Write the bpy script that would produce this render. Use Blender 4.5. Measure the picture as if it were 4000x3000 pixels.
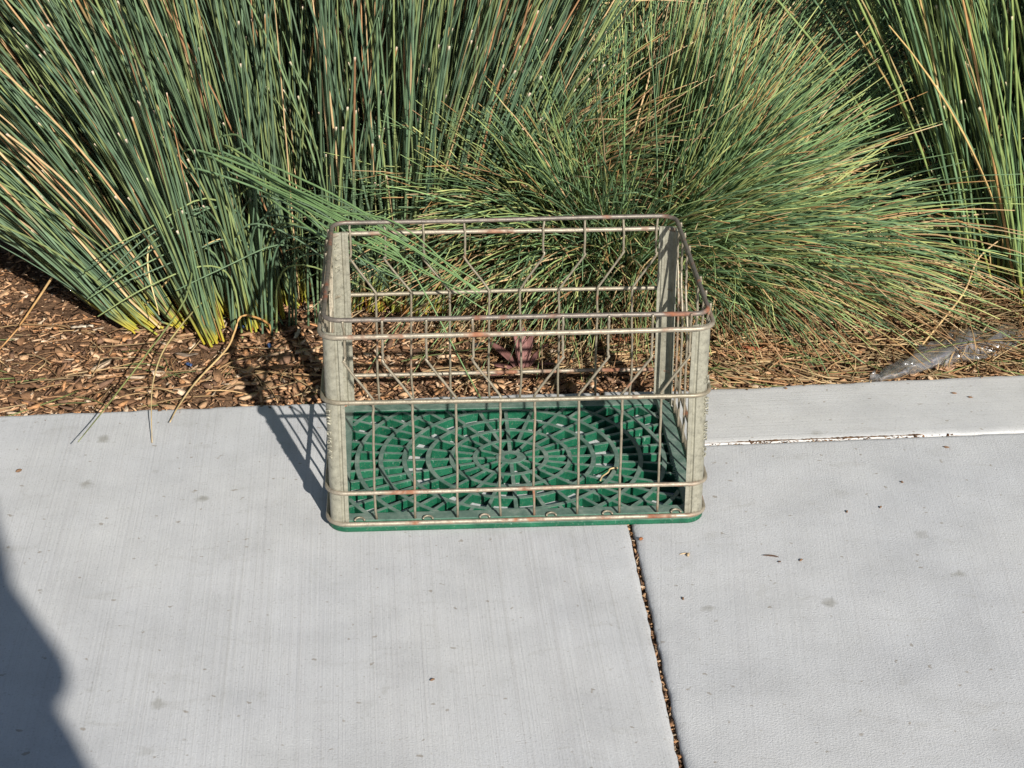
import bpy, bmesh, math, random
import numpy as np
from mathutils import Vector, Matrix

S = bpy.context.scene
for o in list(bpy.data.objects): bpy.data.objects.remove(o)
COL = S.collection
PI = math.pi

# ------------------------------------------------------------------ camera
CAM = np.array([-0.1174, -2.2767, 1.2240]); YAW, PITCH, ROLL, FPX = 0.0523, 0.4503, -0.0005, 7500.0
def cam_axes():
    cy, sy, cp, sp, cr, sr = math.cos(YAW), math.sin(YAW), math.cos(PITCH), math.sin(PITCH), math.cos(ROLL), math.sin(ROLL)
    f = np.array([sy*cp, cy*cp, -sp]); r = np.array([cy, -sy, 0.0]); u = np.cross(r, f)
    return cr*r+sr*u, -sr*r+cr*u, f
AX_R, AX_U, AX_F = cam_axes()
cd = bpy.data.cameras.new('camera'); cam = bpy.data.objects.new('camera', cd); COL.objects.link(cam)
M = Matrix(((AX_R[0], AX_U[0], -AX_F[0], CAM[0]), (AX_R[1], AX_U[1], -AX_F[1], CAM[1]), (AX_R[2], AX_U[2], -AX_F[2], CAM[2]), (0, 0, 0, 1)))
cam.matrix_world = M
cd.sensor_fit = 'HORIZONTAL'; cd.sensor_width = 36; cd.lens = FPX/4000*36; cd.clip_start = .02; cd.clip_end = 400
S.camera = cam
# ------------------------------------------------------------------ sky and sun
SUND = Vector((-0.60, 1.82, -1.0)).normalized()          # the way the light travels
EL = math.asin(-SUND.z); AZ = math.atan2(-SUND.x, -SUND.y)
wd = bpy.data.worlds.new('World'); S.world = wd; wd.use_nodes = True
nt = wd.node_tree; nt.nodes.clear()
sky = nt.nodes.new('ShaderNodeTexSky'); sky.sky_type = 'NISHITA'; sky.sun_disc = False
sky.sun_elevation = EL; sky.sun_rotation = AZ; sky.air_density = 1.0; sky.dust_density = .6; sky.ozone_density = 1.0
bg = nt.nodes.new('ShaderNodeBackground'); bg.inputs[1].default_value = 0.050
wo = nt.nodes.new('ShaderNodeOutputWorld'); nt.links.new(sky.outputs[0], bg.inputs[0]); nt.links.new(bg.outputs[0], wo.inputs[0])
ld = bpy.data.lights.new('sun', 'SUN'); ld.energy = 5.0; ld.angle = math.radians(.53); ld.color = (1.0, .95, .862)
sun = bpy.data.objects.new('sun', ld); COL.objects.link(sun); sun.rotation_euler = SUND.to_track_quat('-Z', 'Y').to_euler(); sun.location = (2, -5, 4)
S.view_settings.view_transform = 'Standard'; S.view_settings.look = 'None'; S.view_settings.gamma = 1
S.view_settings.exposure = 0.55
S.render.engine = 'CYCLES'

# ------------------------------------------------------------------ helpers
def ray(u, v):
    d = (u-2000)/FPX*AX_R-(v-1500)/FPX*AX_U+AX_F
    return d
def at_z(u, v, z=0.0):                     # photograph pixel -> point at height z
    d = ray(u, v); t = (z-CAM[2])/d[2]; return CAM+t*d
def at_y(u, v, y):                         # photograph pixel -> point at depth y
    d = ray(u, v); t = (y-CAM[1])/d[1]; return CAM+t*d
def to_px(P):
    d = np.asarray(P)-CAM; w = d@AX_F
    return 2000+FPX*(d@AX_R)/w, 1500-FPX*(d@AX_U)/w, w

def tag(o, label=None, cat=None, group=None, kind=None):
    if label: o['label'] = label
    if cat: o['category'] = cat
    if group: o['group'] = group
    if kind: o['kind'] = kind
    return o
def empty(name, loc, label, cat, group=None):
    o = bpy.data.objects.new(name, None); COL.objects.link(o); o.location = loc; o.empty_display_size = .02
    return tag(o, label, cat, group)
def link(name, me, mat=None, parent=None, smooth=False):
    o = bpy.data.objects.new(name, me); COL.objects.link(o)
    if mat and not me.materials: me.materials.append(mat)
    if parent: o.parent = parent; o.matrix_parent_inverse = Matrix.Translation(-Vector(parent.location)) if parent.parent is None else Matrix.Identity(4)
    if smooth:
        me.polygons.foreach_set('use_smooth', np.ones(len(me.polygons), bool))
    return o
def mesh(verts, faces, name='m'):
    me = bpy.data.meshes.new(name); me.from_pydata([tuple(map(float, v)) for v in verts], [], faces); me.update(); return me
def fast_mesh(V, quads, ngons=(), cols=None, name='m', smooth=True):
    """V (n,3); quads (m,4) int; ngons list of (k, array(j,k)); cols (n,3)"""
    me = bpy.data.meshes.new(name)
    groups = [np.asarray(quads).reshape(-1, 4)] + [np.asarray(a) for a in ngons]
    groups = [g for g in groups if len(g)]
    loops = np.concatenate([g.ravel() for g in groups]); counts = np.concatenate([np.full(len(g), g.shape[1]) for g in groups])
    starts = np.concatenate([[0], np.cumsum(counts)[:-1]])
    me.vertices.add(len(V)); me.vertices.foreach_set('co', np.asarray(V, np.float32).ravel())
    me.loops.add(len(loops)); me.loops.foreach_set('vertex_index', loops.astype(np.int32))
    me.polygons.add(len(counts)); me.polygons.foreach_set('loop_start', starts.astype(np.int32)); me.polygons.foreach_set('loop_total', counts.astype(np.int32))
    if smooth: me.polygons.foreach_set('use_smooth', np.ones(len(counts), bool))
    if cols is not None:
        ca = me.color_attributes.new('tint', 'FLOAT_COLOR', 'POINT')
        c4 = np.ones((len(V), 4), np.float32); c4[:, :3] = cols; ca.data.foreach_set('color', c4.ravel())
    me.update(calc_edges=True); return me

def tube(pts, r, sides=8, closed=False, caps=True):
    """tube along a polyline (list of 3-vectors); r a number or a list"""
    P = np.asarray(pts, float); n = len(P)
    R = np.full(n, r) if np.isscalar(r) else np.asarray(r, float)
    T = np.zeros_like(P)
    if closed: T = np.roll(P, -1, 0)-np.roll(P, 1, 0)
    else:
        T[1:-1] = P[2:]-P[:-2]; T[0] = P[1]-P[0]; T[-1] = P[-1]-P[-2]
    T /= np.linalg.norm(T, axis=1)[:, None]
    ref = np.array([0, 0, 1.0]) if abs(T[0][2]) < .9 else np.array([0, 1.0, 0])
    V = []; N = np.cross(T[0], ref); N /= np.linalg.norm(N)
    for i in range(n):
        N = N-T[i]*(N@T[i]); N /= np.linalg.norm(N); B = np.cross(T[i], N)
        for k in range(sides):
            a = 2*PI*k/sides; V.append(P[i]+R[i]*(math.cos(a)*N+math.sin(a)*B))
    F = []
    for i in range(n if closed else n-1):
        j = (i+1) % n
        for k in range(sides):
            l = (k+1) % sides; F.append((i*sides+k, i*sides+l, j*sides+l, j*sides+k))
    if caps and not closed:
        F.append(tuple(range(sides))[::-1]); F.append(tuple(range((n-1)*sides, n*sides)))
    return V, F
def rrect(hx, hy, r, seg=7):
    """rounded rectangle, counter-clockwise, as (x, y)"""
    out = []
    for cx, cy, a0 in ((hx-r, hy-r, 0), (-hx+r, hy-r, 90), (-hx+r, -hy+r, 180), (hx-r, -hy+r, 270)):
        for k in range(seg+1):
            a = math.radians(a0+90*k/seg); out.append((cx+r*math.cos(a), cy+r*math.sin(a)))
    return out
def dense(loop, step):
    out = []
    for i, a in enumerate(loop):
        b = loop[(i+1) % len(loop)]; d = math.dist(a, b); n = max(1, int(d/step))
        for k in range(n): out.append(tuple(a[j]+(b[j]-a[j])*k/n for j in range(len(a))))
    return out
def catmull(P, n=8):
    P = [np.asarray(p, float) for p in P]; P = [2*P[0]-P[1]]+P+[2*P[-1]-P[-2]]; out = []
    for i in range(1, len(P)-2):
        for k in range(n):
            t = k/n; a, b, c, d = P[i-1:i+3]
            out.append(.5*((2*b)+(c-a)*t+(2*a-5*b+4*c-d)*t*t+(3*b-a-3*c+d)*t**3))
    out.append(P[-2]); return np.array(out)

# ------------------------------------------------------------------ materials
class NT:
    def __init__(s, name):
        s.m = bpy.data.materials.new(name); s.m.use_nodes = True; s.t = s.m.node_tree; s.t.nodes.clear()
        s.out = s.n('ShaderNodeOutputMaterial'); s.b = s.n('ShaderNodeBsdfPrincipled'); s.l(s.b.outputs[0], s.out.inputs[0])
    def n(s, k): return s.t.nodes.new(k)
    def l(s, a, b): s.t.links.new(a, b)
    def set(s, node, key, v):
        if hasattr(v, 'is_linked') or hasattr(v, 'links'): s.l(v, node.inputs[key])
        else: node.inputs[key].default_value = v
    def pos(s, scale=(1, 1, 1), rot=(0, 0, 0), obj=False):
        if obj: src = s.n('ShaderNodeTexCoord').outputs['Object']
        else: src = s.n('ShaderNodeNewGeometry').outputs['Position']
        if any(rot):
            m0 = s.n('ShaderNodeMapping'); m0.inputs['Rotation'].default_value = rot; s.l(src, m0.inputs['Vector']); src = m0.outputs[0]
        m = s.n('ShaderNodeMapping'); m.inputs['Scale'].default_value = scale; s.l(src, m.inputs['Vector']); return m.outputs[0]
    def noise(s, vec, scale, detail=4, rough=.55, dist=0):
        n = s.n('ShaderNodeTexNoise'); n.inputs['Scale'].default_value = scale; n.inputs['Detail'].default_value = detail
        n.inputs['Roughness'].default_value = rough; n.inputs['Distortion'].default_value = dist; s.l(vec, n.inputs['Vector']); return n.outputs['Fac']
    def ramp(s, fac, stops):
        r = s.n('ShaderNodeValToRGB'); e = r.color_ramp.elements
        while len(e) < len(stops): e.new(.5)
        for x, (p, c) in zip(e, stops):
            x.position = p; x.color = (*c, 1) if len(c) == 3 else c
        s.l(fac, r.inputs[0]); return r.outputs[0]
    def g(s, fac, a, b): return s.ramp(fac, [(a, (0, 0, 0)), (b, (1, 1, 1))])
    def mix(s, f, a, b, mode='MIX'):
        m = s.n('ShaderNodeMix'); m.data_type = 'RGBA'; m.blend_type = mode
        for sock, v in ((m.inputs[0], f), (m.inputs[6], a), (m.inputs[7], b)):
            if isinstance(v, tuple): sock.default_value = (*v, 1)
            elif isinstance(v, (int, float)): sock.default_value = v
            else: s.l(v, sock)
        return m.outputs[2]
    def math(s, op, a, b=0.0):
        m = s.n('ShaderNodeMath'); m.operation = op
        for i, v in enumerate((a, b)):
            if isinstance(v, (int, float)): m.inputs[i].default_value = v
            else: s.l(v, m.inputs[i])
        return m.outputs[0]
    def bump(s, h, dist, strength=1.0):
        b = s.n('ShaderNodeBump'); b.inputs['Distance'].default_value = dist; b.inputs['Strength'].default_value = strength
        s.l(h, b.inputs['Height']); return b
    def fin(s, col=None, rough=None, metal=None, spec=None, normal=None):
        for k, v in (('Base Color', col), ('Roughness', rough), ('Metallic', metal), ('Specular IOR Level', spec), ('Normal', normal)):
            if v is None: continue
            if isinstance(v, tuple): s.b.inputs[k].default_value = (*v, 1)
            elif isinstance(v, (int, float)): s.b.inputs[k].default_value = v
            else: s.l(v, s.b.inputs[k])
        return s.m

def concrete(name, streak_rot, tone, sk=1.0, rough=1.0):
    t = NT(name); p = t.pos()
    streak = t.pos((330, 1.6, 5), (0, 0, streak_rot))
    st = t.noise(streak, 1.0, 3, .6); st2 = t.noise(t.pos((70, .8, 5), (0, 0, streak_rot)), 1.0, 3, .6)
    grain = t.noise(p, 420, 3, .7); mott = t.noise(p, 9, 6, .65); big = t.noise(p, 2.6, 4, .6); pit = t.noise(p, 150, 2, .5)
    c = t.ramp(mott, [(.28, tuple(x*.87 for x in tone)), (.5, tone), (.72, tuple(min(1, x*1.10) for x in tone))])
    c = t.mix(t.g(big, .35, .7), c, t.mix(1.0, c, (.93, .94, .97), 'MULTIPLY'))
    c = t.mix(t.math('MULTIPLY', t.g(st, .52, .72), .26*sk), c, (.30, .29, .27))
    c = t.mix(t.math('MULTIPLY', t.g(st2, .50, .75), .22*sk), c, (.36, .35, .36))
    sp = t.noise(p, 330, 2, .7)
    c = t.mix(1.0, c, t.ramp(sp, [(.28, (.74, .73, .71)), (.42, (1, 1, 1)), (.60, (1, 1, 1)), (.74, (1.13, 1.13, 1.12))]), 'MULTIPLY')
    # oval drip stains and smudges
    v = t.n('ShaderNodeTexVoronoi'); v.inputs['Scale'].default_value = 13; v.inputs['Randomness'].default_value = 1
    wob = t.n('ShaderNodeVectorMath'); wob.operation = 'ADD'; sc = t.n('ShaderNodeVectorMath'); sc.operation = 'SCALE'; sc.inputs[3].default_value = .02
    nn = t.n('ShaderNodeTexNoise'); nn.inputs['Scale'].default_value = 60; t.l(p, nn.inputs['Vector']); t.l(nn.outputs['Color'], sc.inputs[0]); t.l(p, wob.inputs[0]); t.l(sc.outputs[0], wob.inputs[1]); t.l(wob.outputs[0], v.inputs['Vector'])
    sel = t.n('ShaderNodeSeparateColor'); t.l(v.outputs['Color'], sel.inputs[0])
    spot = t.math('MULTIPLY', t.ramp(v.outputs['Distance'], [(.07, (1, 1, 1)), (.16, (0, 0, 0))]), t.g(sel.outputs[0], .62, .8))
    c = t.mix(t.math('MULTIPLY', t.ramp(pit, [(.26, (1, 1, 1)), (.36, (0, 0, 0))]), .30), c, (.27, .26, .24))
    c = t.mix(t.math('MULTIPLY', spot, .62), c, (.24, .23, .20))
    sm = t.noise(t.pos((1, 2.2, 1)), 14, 5, .7, .8)
    c = t.mix(t.math('MULTIPLY', t.g(sm, .58, .72), .26), c, (.30, .29, .26))
    fl = t.noise(p, 75, 2, .5)
    c = t.mix(t.math('MULTIPLY', t.g(fl, .69, .73), .55), c, (.20, .16, .11))
    h = t.math('ADD', t.math('MULTIPLY', st, .75*sk), t.math('ADD', t.math('MULTIPLY', grain, .55*rough), t.math('MULTIPLY', t.g(t.noise(p, 230, 2, .5), .28, .36), .12)))
    b = t.bump(h, .0014, .75)
    return t.fin(c, .82, 0, .25, b.outputs[0])
CONC = concrete('broomed_concrete', math.radians(-1.5), (.515, .518, .522))
CONC_R = concrete('broomed_concrete_right', math.radians(7), (.512, .516, .522), .55, 1.5)
CONC_X = concrete('troweled_concrete', math.radians(88), (.518, .518, .515), .45, .7)

def attr_mat(name, rough=.5, spec=.35, vary=.35, bump=0, scale=60, trans=0.0):
    t = NT(name); a = t.n('ShaderNodeAttribute'); a.attribute_name = 'tint'
    n = t.noise(t.pos(), scale, 3, .6)
    c = t.mix(1.0, a.outputs['Color'], t.ramp(n, [(.25, (1-vary,)*3), (.75, (1+vary*.6,)*3)]), 'MULTIPLY')
    if trans:
        t.b.inputs['Subsurface Weight'].default_value = 0
    nb = t.bump(t.noise(t.pos(), scale*6, 3, .6), bump, 1).outputs[0] if bump else None
    return t.fin(c, rough, 0, spec, nb)
RUSH = attr_mat('rush_stems', .5, .28, .32, 0, 55)
BLADE = attr_mat('fine_rush_blades', .55, .28, .25, 0, 40)
CHIPM = attr_mat('bark_chips', .85, .15, .45, .0012, 160)
LEAFM = attr_mat('dead_leaves', .6, .3, .3, .0006, 120)

def soil():
    t = NT('mulch_soil'); p = t.pos(); n = t.noise(p, 90, 5, .7); n2 = t.noise(p, 300, 3, .6)
    c = t.ramp(n, [(.3, (.060, .036, .024)), (.5, (.17, .100, .060)), (.7, (.33, .205, .125))])
    return t.fin(c, .95, 0, .1, t.bump(t.math('ADD', n, t.math('MULTIPLY', n2, .4)), .008, 1).outputs[0])
SOIL = soil()

def steel(name, base, rust_lo, rust_hi, streak=1.0):
    t = NT(name); p = t.pos()
    n = t.noise(p, 120, 5, .7); n2 = t.noise(p, 22, 4, .6, .6); n3 = t.noise(t.pos((1, 1, .12)), 90, 3, .6)
    c = t.ramp(n, [(.25, tuple(x*.55 for x in base)), (.48, base), (.72, tuple(min(1, x*1.3) for x in base))])
    c = t.mix(t.math('MULTIPLY', t.g(n3, .55, .75), .35*streak), c, (.20, .17, .115))
    dirt = t.g(t.noise(p, 300, 3, .7), .60, .72)
    c = t.mix(t.math('MULTIPLY', dirt, .5), c, (.09, .075, .06))
    rust = t.g(n2, rust_lo, rust_hi)
    rc = t.ramp(n, [(.3, (.10, .030, .012)), (.6, (.26, .085, .035)), (.8, (.36, .15, .07))])
    c = t.mix(t.math('MULTIPLY', rust, .85), c, rc)
    r = t.ramp(rust, [(0, (.46,)*3), (1, (.85,)*3)])
    m = t.ramp(rust, [(0, (.35,)*3), (1, (0,)*3)])
    return t.fin(c, r, m, .5, t.bump(n, .0008, .7).outputs[0])
WIRE = steel('worn_galvanised_wire', (.245, .215, .160), .60, .72)
RAILM = steel('rusted_rail_wire', (.285, .25, .195), .52, .66)
RIMM = steel('dark_rim_wire', (.160, .138, .118), .55, .68)
SHEET = steel('galvanised_sheet', (.29, .28, .225), .70, .78)

def plastic():
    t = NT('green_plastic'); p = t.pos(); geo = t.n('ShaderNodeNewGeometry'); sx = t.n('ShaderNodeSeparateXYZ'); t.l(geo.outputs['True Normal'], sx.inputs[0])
    n = t.noise(p, 45, 5, .7); scr = t.noise(t.pos((60, 400, 60), (0, 0, .6)), 1, 4, .7); f = t.noise(p, 600, 2, .6)
    green = t.ramp(n, [(.3, (.003, .058, .030)), (.6, (.006, .100, .050)), (.8, (.02, .135, .075))])
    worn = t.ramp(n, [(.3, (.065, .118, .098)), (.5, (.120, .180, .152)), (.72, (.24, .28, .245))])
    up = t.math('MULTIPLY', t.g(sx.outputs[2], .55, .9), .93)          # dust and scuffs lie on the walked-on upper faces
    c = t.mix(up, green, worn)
    c = t.mix(t.math('MULTIPLY', t.g(scr, .63, .73), .55), c, (.30, .46, .38))
    c = t.mix(t.math('MULTIPLY', t.g(f, .62, .72), .40), c, (.30, .28, .22))
    return t.fin(c, t.ramp(n, [(.3, (.42,)*3), (.7, (.62,)*3)]), 0, .4, t.bump(n, .0006, .6).outputs[0])
GREEN = plastic()
def plain(name, col, rough=.6, metal=0, vary=.25, scale=80):
    t = NT(name); n = t.noise(t.pos(), scale, 4, .6)
    return t.fin(t.ramp(n, [(.3, tuple(x*(1-vary) for x in col)), (.7, tuple(min(1, x*(1+vary)) for x in col))]), rough, metal, .4)
def film():
    t = NT('clear_plastic_film'); t.t.nodes.remove(t.b)
    tr = t.n('ShaderNodeBsdfTransparent'); tr.inputs[0].default_value = (.965, .968, .98, 1)
    gl = t.n('ShaderNodeBsdfGlossy'); gl.inputs['Roughness'].default_value = .22; gl.inputs[0].default_value = (1, 1, 1, 1)
    df = t.n('ShaderNodeBsdfDiffuse'); df.inputs[0].default_value = (.8, .8, .84, 1)
    m0 = t.n('ShaderNodeMixShader'); m0.inputs[0].default_value = .10; t.l(tr.outputs[0], m0.inputs[1]); t.l(df.outputs[0], m0.inputs[2])
    m1 = t.n('ShaderNodeMixShader'); m1.inputs[0].default_value = .24; t.l(m0.outputs[0], m1.inputs[1]); t.l(gl.outputs[0], m1.inputs[2])
    t.l(m1.outputs[0], t.out.inputs[0]); return t.m
FILM = film()

# ------------------------------------------------------------------ ground, slabs, mulch bed
rs = np.random.default_rng(7); random.seed(7)
EX = [-0.7145, -0.4994, -0.2653, -0.0981, .0874, .3038, .5402, .772]; EY = [.1923, .1995, .2092, .2195, .2222, .2208, .2349, .2461]
def edge_y(x):
    if x < EX[0]: return EY[0]+(x-EX[0])*.034
    if x > EX[-1]: return EY[-1]+(x-EX[-1])*.045
    return float(np.interp(x, EX, EY))
def joint_y(x): return .0503+.032*(x-.275)
VJ = .1441
tag(link('ground', mesh([(-90, -90, -.16), (90, -90, -.16), (90, 90, -.16), (-90, 90, -.16)], [(0, 1, 2, 3)]), SOIL), kind='structure')

def slab(name, outline, mat, rnd=.012, wob=.0006, drop=.005):
    """outline counter-clockwise (x, y); top at z=0 with rounded arrises"""
    P = np.array(dense(outline, .012) if False else outline, float); n = len(P)
    nx = np.roll(P, -1, 0)-P; nx /= np.linalg.norm(nx, axis=1)[:, None]; pv = np.roll(nx, 1, 0)
    nr = np.stack([-(nx+pv)[:, 1], (nx+pv)[:, 0]], 1); nr /= np.linalg.norm(nr, axis=1)[:, None]; cosh = np.clip((nr*np.stack([-nx[:, 1], nx[:, 0]], 1)).sum(1), .5, 1)
    nr /= cosh[:, None]
    V = []; rings = [(0, -.15)]+[(rnd*(1-math.sin(a)), rnd*(math.cos(a)-1)*-1*-1) for a in ()]
    prof = [(0, -.15), (0, -.010)]+[(rnd*(1-math.cos(a)), -drop*(1-math.sin(a))) for a in np.linspace(0, PI/2, 7)]
    w = rs.normal(0, wob, n)
    for ins, z in prof:
        Q = P+nr*(ins+w[:, None]); V += [(q[0], q[1], z) for q in Q]
    F = []
    for k in range(len(prof)-1):
        for i in range(n):
            j = (i+1) % n; F.append((k*n+i, k*n+j, (k+1)*n+j, (k+1)*n+i))
    F.append(tuple(range((len(prof)-1)*n, len(prof)*n)))
    me = mesh(V, F); o = link(name, me, mat)
    for p in me.polygons[:-1]: p.use_smooth = abs(p.normal.z) > .02
    return tag(o, kind='structure')
def seg(a, b, step=.012):
    n = max(1, int(math.dist(a, b)/step)); return [(a[0]+(b[0]-a[0])*k/n, a[1]+(b[1]-a[1])*k/n) for k in range(n)]
g = .0030
xs = np.arange(VJ-g, -1.3, -.012)
left = [(-4, -4.2)]+[(VJ-g, -4.2)]+seg((VJ-g, -1.2), (VJ-g, edge_y(VJ)))+[(x, edge_y(x)+.0012*math.sin(x*47)+.001*math.sin(x*121)) for x in xs]+[(-4, edge_y(-4))]
slab('pavement_slab', left, CONC)
jx = np.arange(VJ+g, 1.3, .014)
right = [(VJ+g, -4.2), (4, -4.2), (4, joint_y(4)-.0012)]+[(x, joint_y(x)-.0012) for x in jx[::-1]]+seg((VJ+g, joint_y(VJ)-.014), (VJ+g, -1.2))
slab('pavement_slab', right, CONC_R)
strip = [(x, joint_y(x)+.0010) for x in jx]+[(4, joint_y(4)+.0010), (4, edge_y(4))]+[(x, edge_y(x)+.0012*math.sin(x*47)) for x in jx[::-1]]+seg((VJ+g, edge_y(VJ)-.012), (VJ+g, joint_y(VJ)+.012))
slab('pavement_strip', strip, CONC_X, .013, .0006, .0030)

def mh(x, y):                              # height of the mulch bed
    d = y-np.interp(x, EX, EY)
    return -.014+.014*np.clip(d/.25, 0, 1)+.006*np.sin(x*11+1)*np.sin(y*13)*np.clip(d/.1, 0, 1)
gx = np.linspace(-1.7, 1.7, 171); gy = np.linspace(.10, 3.2, 156)
X, Y = np.meshgrid(gx, gy); Z = mh(X, Y)+rs.normal(0, .0018, X.shape)
nx_, ny_ = len(gx), len(gy); idx = np.arange(nx_*ny_).reshape(ny_, nx_)
q = np.stack([idx[:-1, :-1], idx[:-1, 1:], idx[1:, 1:], idx[1:, :-1]], -1).reshape(-1, 4)
tag(link('mulch_bed', fast_mesh(np.stack([X, Y, Z], -1).reshape(-1, 3), q), SOIL), kind='structure')

# bark chips
CH_COL = np.array([(.16, .088, .050), (.29, .160, .088), (.43, .25, .14), (.55, .34, .195), (.64, .44, .28), (.50, .26, .125), (.22, .13, .085), (.60, .46, .33)])
def chips(n, xy, zs, lmin, lmax, flat=.35, pw=1.6):
    L = lmin+(lmax-lmin)*rs.random(n)**pw; Wd = L*rs.uniform(.16, .5, n); T = np.clip(L*rs.uniform(.05, .12, n), .0008, .004)
    a = np.array([0, 55, 125, 180, 235, 305])*PI/180
    px = np.cos(a)[None]*L[:, None]*.5*rs.uniform(.75, 1.1, (n, 6)); py = np.sin(a)[None]*Wd[:, None]*.6*rs.uniform(.6, 1.15, (n, 6))
    curl = rs.normal(0, .18, n)[:, None]*px**2/L[:, None]
    top = np.stack([px, py, curl+T[:, None]/2+rs.normal(0, .0004, (n, 6))], -1); bot = np.stack([px*.95, py*.9, curl-T[:, None]/2], -1)
    V = np.concatenate([top, bot], 1)
    yaw = rs.uniform(0, 2*PI, n); pt = rs.normal(0, flat, n); rl = rs.normal(0, flat, n)
    c, s = np.cos(rl), np.sin(rl); V = np.stack([V[..., 0], V[..., 1]*c[:, None]-V[..., 2]*s[:, None], V[..., 1]*s[:, None]+V[..., 2]*c[:, None]], -1)
    c, s = np.cos(pt), np.sin(pt); V = np.stack([V[..., 0]*c[:, None]+V[..., 2]*s[:, None], V[..., 1], -V[..., 0]*s[:, None]+V[..., 2]*c[:, None]], -1)
    c, s = np.cos(yaw), np.sin(yaw); V = np.stack([V[..., 0]*c[:, None]-V[..., 1]*s[:, None], V[..., 0]*s[:, None]+V[..., 1]*c[:, None], V[..., 2]], -1)
    loc = np.stack([xy[:, 0], xy[:, 1], zs], -1)
    ci = rs.choice(len(CH_COL), n, p=[.15, .18, .18, .13, .09, .10, .12, .05]); cc = CH_COL[ci]*rs.uniform(.75, 1.2, (n, 1))
    return V, loc, cc
def chip_mesh(V, loc, cc):
    n = len(V); VV = (V+loc[:, None]).reshape(-1, 3); b = (np.arange(n)*12)[:, None]
    k = np.arange(6); side = np.stack([k+6, (k+1) % 6+6, (k+1) % 6, k], -1)
    quads = (b[:, :, None]+side[None]).reshape(-1, 4); tops = b+k[None]; bots = b+(k[::-1]+6)[None]
    return fast_mesh(VV, quads, [tops, bots], np.repeat(cc, 12, 0), smooth=False)
def bed_points(n, x0, x1, d0, d1, pw=1.0, patchy=False):
    x = rs.uniform(x0, x1, n); d = d0+(d1-d0)*rs.random(n)**pw; y = np.interp(x, EX, EY)+d
    if patchy:                             # bare soil shows through in places
        f = np.sin(x*31+2*np.sin(y*23))+np.sin(y*41+1.7*np.sin(x*27+1))+.8*np.sin((x+y)*67); k = rs.random(n) < np.clip(.72+.30*f, .22, 1); x, y = x[k], y[k]
    return np.stack([x, y], -1)
xy = np.concatenate([bed_points(11500, -.95, -.2, .003, .62, 1.2, True), bed_points(5500, -.35, .32, .012, .40, 1.15), bed_points(3200, .25, .98, .005, .42, 1.3)])
V, loc, cc = chips(len(xy), xy, mh(xy[:, 0], xy[:, 1])+rs.uniform(.0, .008, len(xy)), .004, .026, .35, 2.0)
xs_ = rs.uniform(-.85, .9, 90); xy2 = np.stack([xs_, np.interp(xs_, EX, EY)-.002-rs.exponential(.006, 90)], -1); V2, loc2, cc2 = chips(90, xy2, np.full(90, .0012), .002, .008, .08)
V = np.concatenate([V, V2]); loc = np.concatenate([loc, loc2]); cc = np.concatenate([cc, cc2])
tag(link('bark_mulch', chip_mesh(V, loc, cc), CHIPM), 'brown shredded bark mulch covering the planting bed', 'mulch', kind='stuff')
# the largest chips, one object each
xy = np.concatenate([bed_points(170, -.72, -.27, .008, .26, 1.0), bed_points(70, -.25, .25, .018, .2), bed_points(20, .27, .8, .008, .12)])
V, loc, cc = chips(len(xy), xy, mh(xy[:, 0], xy[:, 1])+.0078, .016, .046, .22, 1.6)
for i in range(len(xy)):
    o = link('bark_chip', chip_mesh(V[i:i+1], np.zeros((1, 3)), cc[i:i+1]), CHIPM); o.location = loc[i]
    tag(o, 'large splintered bark chip lying loose on top of the mulch', 'bark chip', 'large bark chips on the mulch')
# litter packed in the slab joints
n = 520; yy = rs.uniform(-.75, edge_y(VJ), n); xy = np.stack([VJ+rs.normal(0, .0012, n), yy], -1)
V, loc, cc = chips(n, xy, rs.uniform(-.013, -.006, n), .004, .012, .5); cc = cc*.8
jb = chip_mesh(V, loc, cc)
tag(link('joint_litter', jb, CHIPM), 'bark crumbs and dirt packed into the joint running towards the viewer', 'litter', kind='stuff')
n = 160; xx = rs.uniform(.24, .62, n); xy = np.stack([xx, joint_y(xx)+.0015+rs.normal(0, .0016, n)*np.clip((xx-.27)/.1, .2, 1)], -1)
V, loc, cc = chips(n, xy, rs.uniform(-.0045, -.0020, n), .003, .010, .3); cc = cc*.55
tag(link('joint_litter', chip_mesh(V, loc, cc), CHIPM), 'dark dirt in the joint along the right-hand concrete strip', 'litter', kind='stuff')
xr = np.linspace(.27, .575, 110); wr = np.clip(.0017+.0013*np.sin(xr*90)*np.sin(xr*37)+rs.normal(0, .0006, 110), .0003, .005)*np.clip((xr-.27)/.08, .15, 1)*np.clip((.575-xr)/.006, 0, 1)
yr = joint_y(xr)+.0015+rs.normal(0, .0003, 110); VR = [(x, y-w*.8, -.0008) for x, y, w in zip(xr, yr, wr)]+[(x, y+w, -.0005) for x, y, w in zip(xr, yr, wr)]
tag(link('joint_dirt', mesh(VR, [(i, i+1, 111+i, 110+i) for i in range(109)]), SOIL), kind='structure')
tag(link('joint_bed', mesh([(VJ+.005, joint_y(VJ)-.02, -.0045), (1.6, joint_y(1.6)-.02, -.0045), (1.6, joint_y(1.6)+.02, -.0045), (VJ+.005, joint_y(VJ)+.02, -.0045)], [(0, 1, 2, 3)]), SOIL), kind='structure')
tag(link('joint_bed', mesh([(VJ-.02, -4.2, -.013), (VJ+.02, -4.2, -.013), (VJ+.02, .22, -.013), (VJ-.02, .22, -.013)], [(0, 1, 2, 3)]), SOIL), kind='structure')

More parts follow.
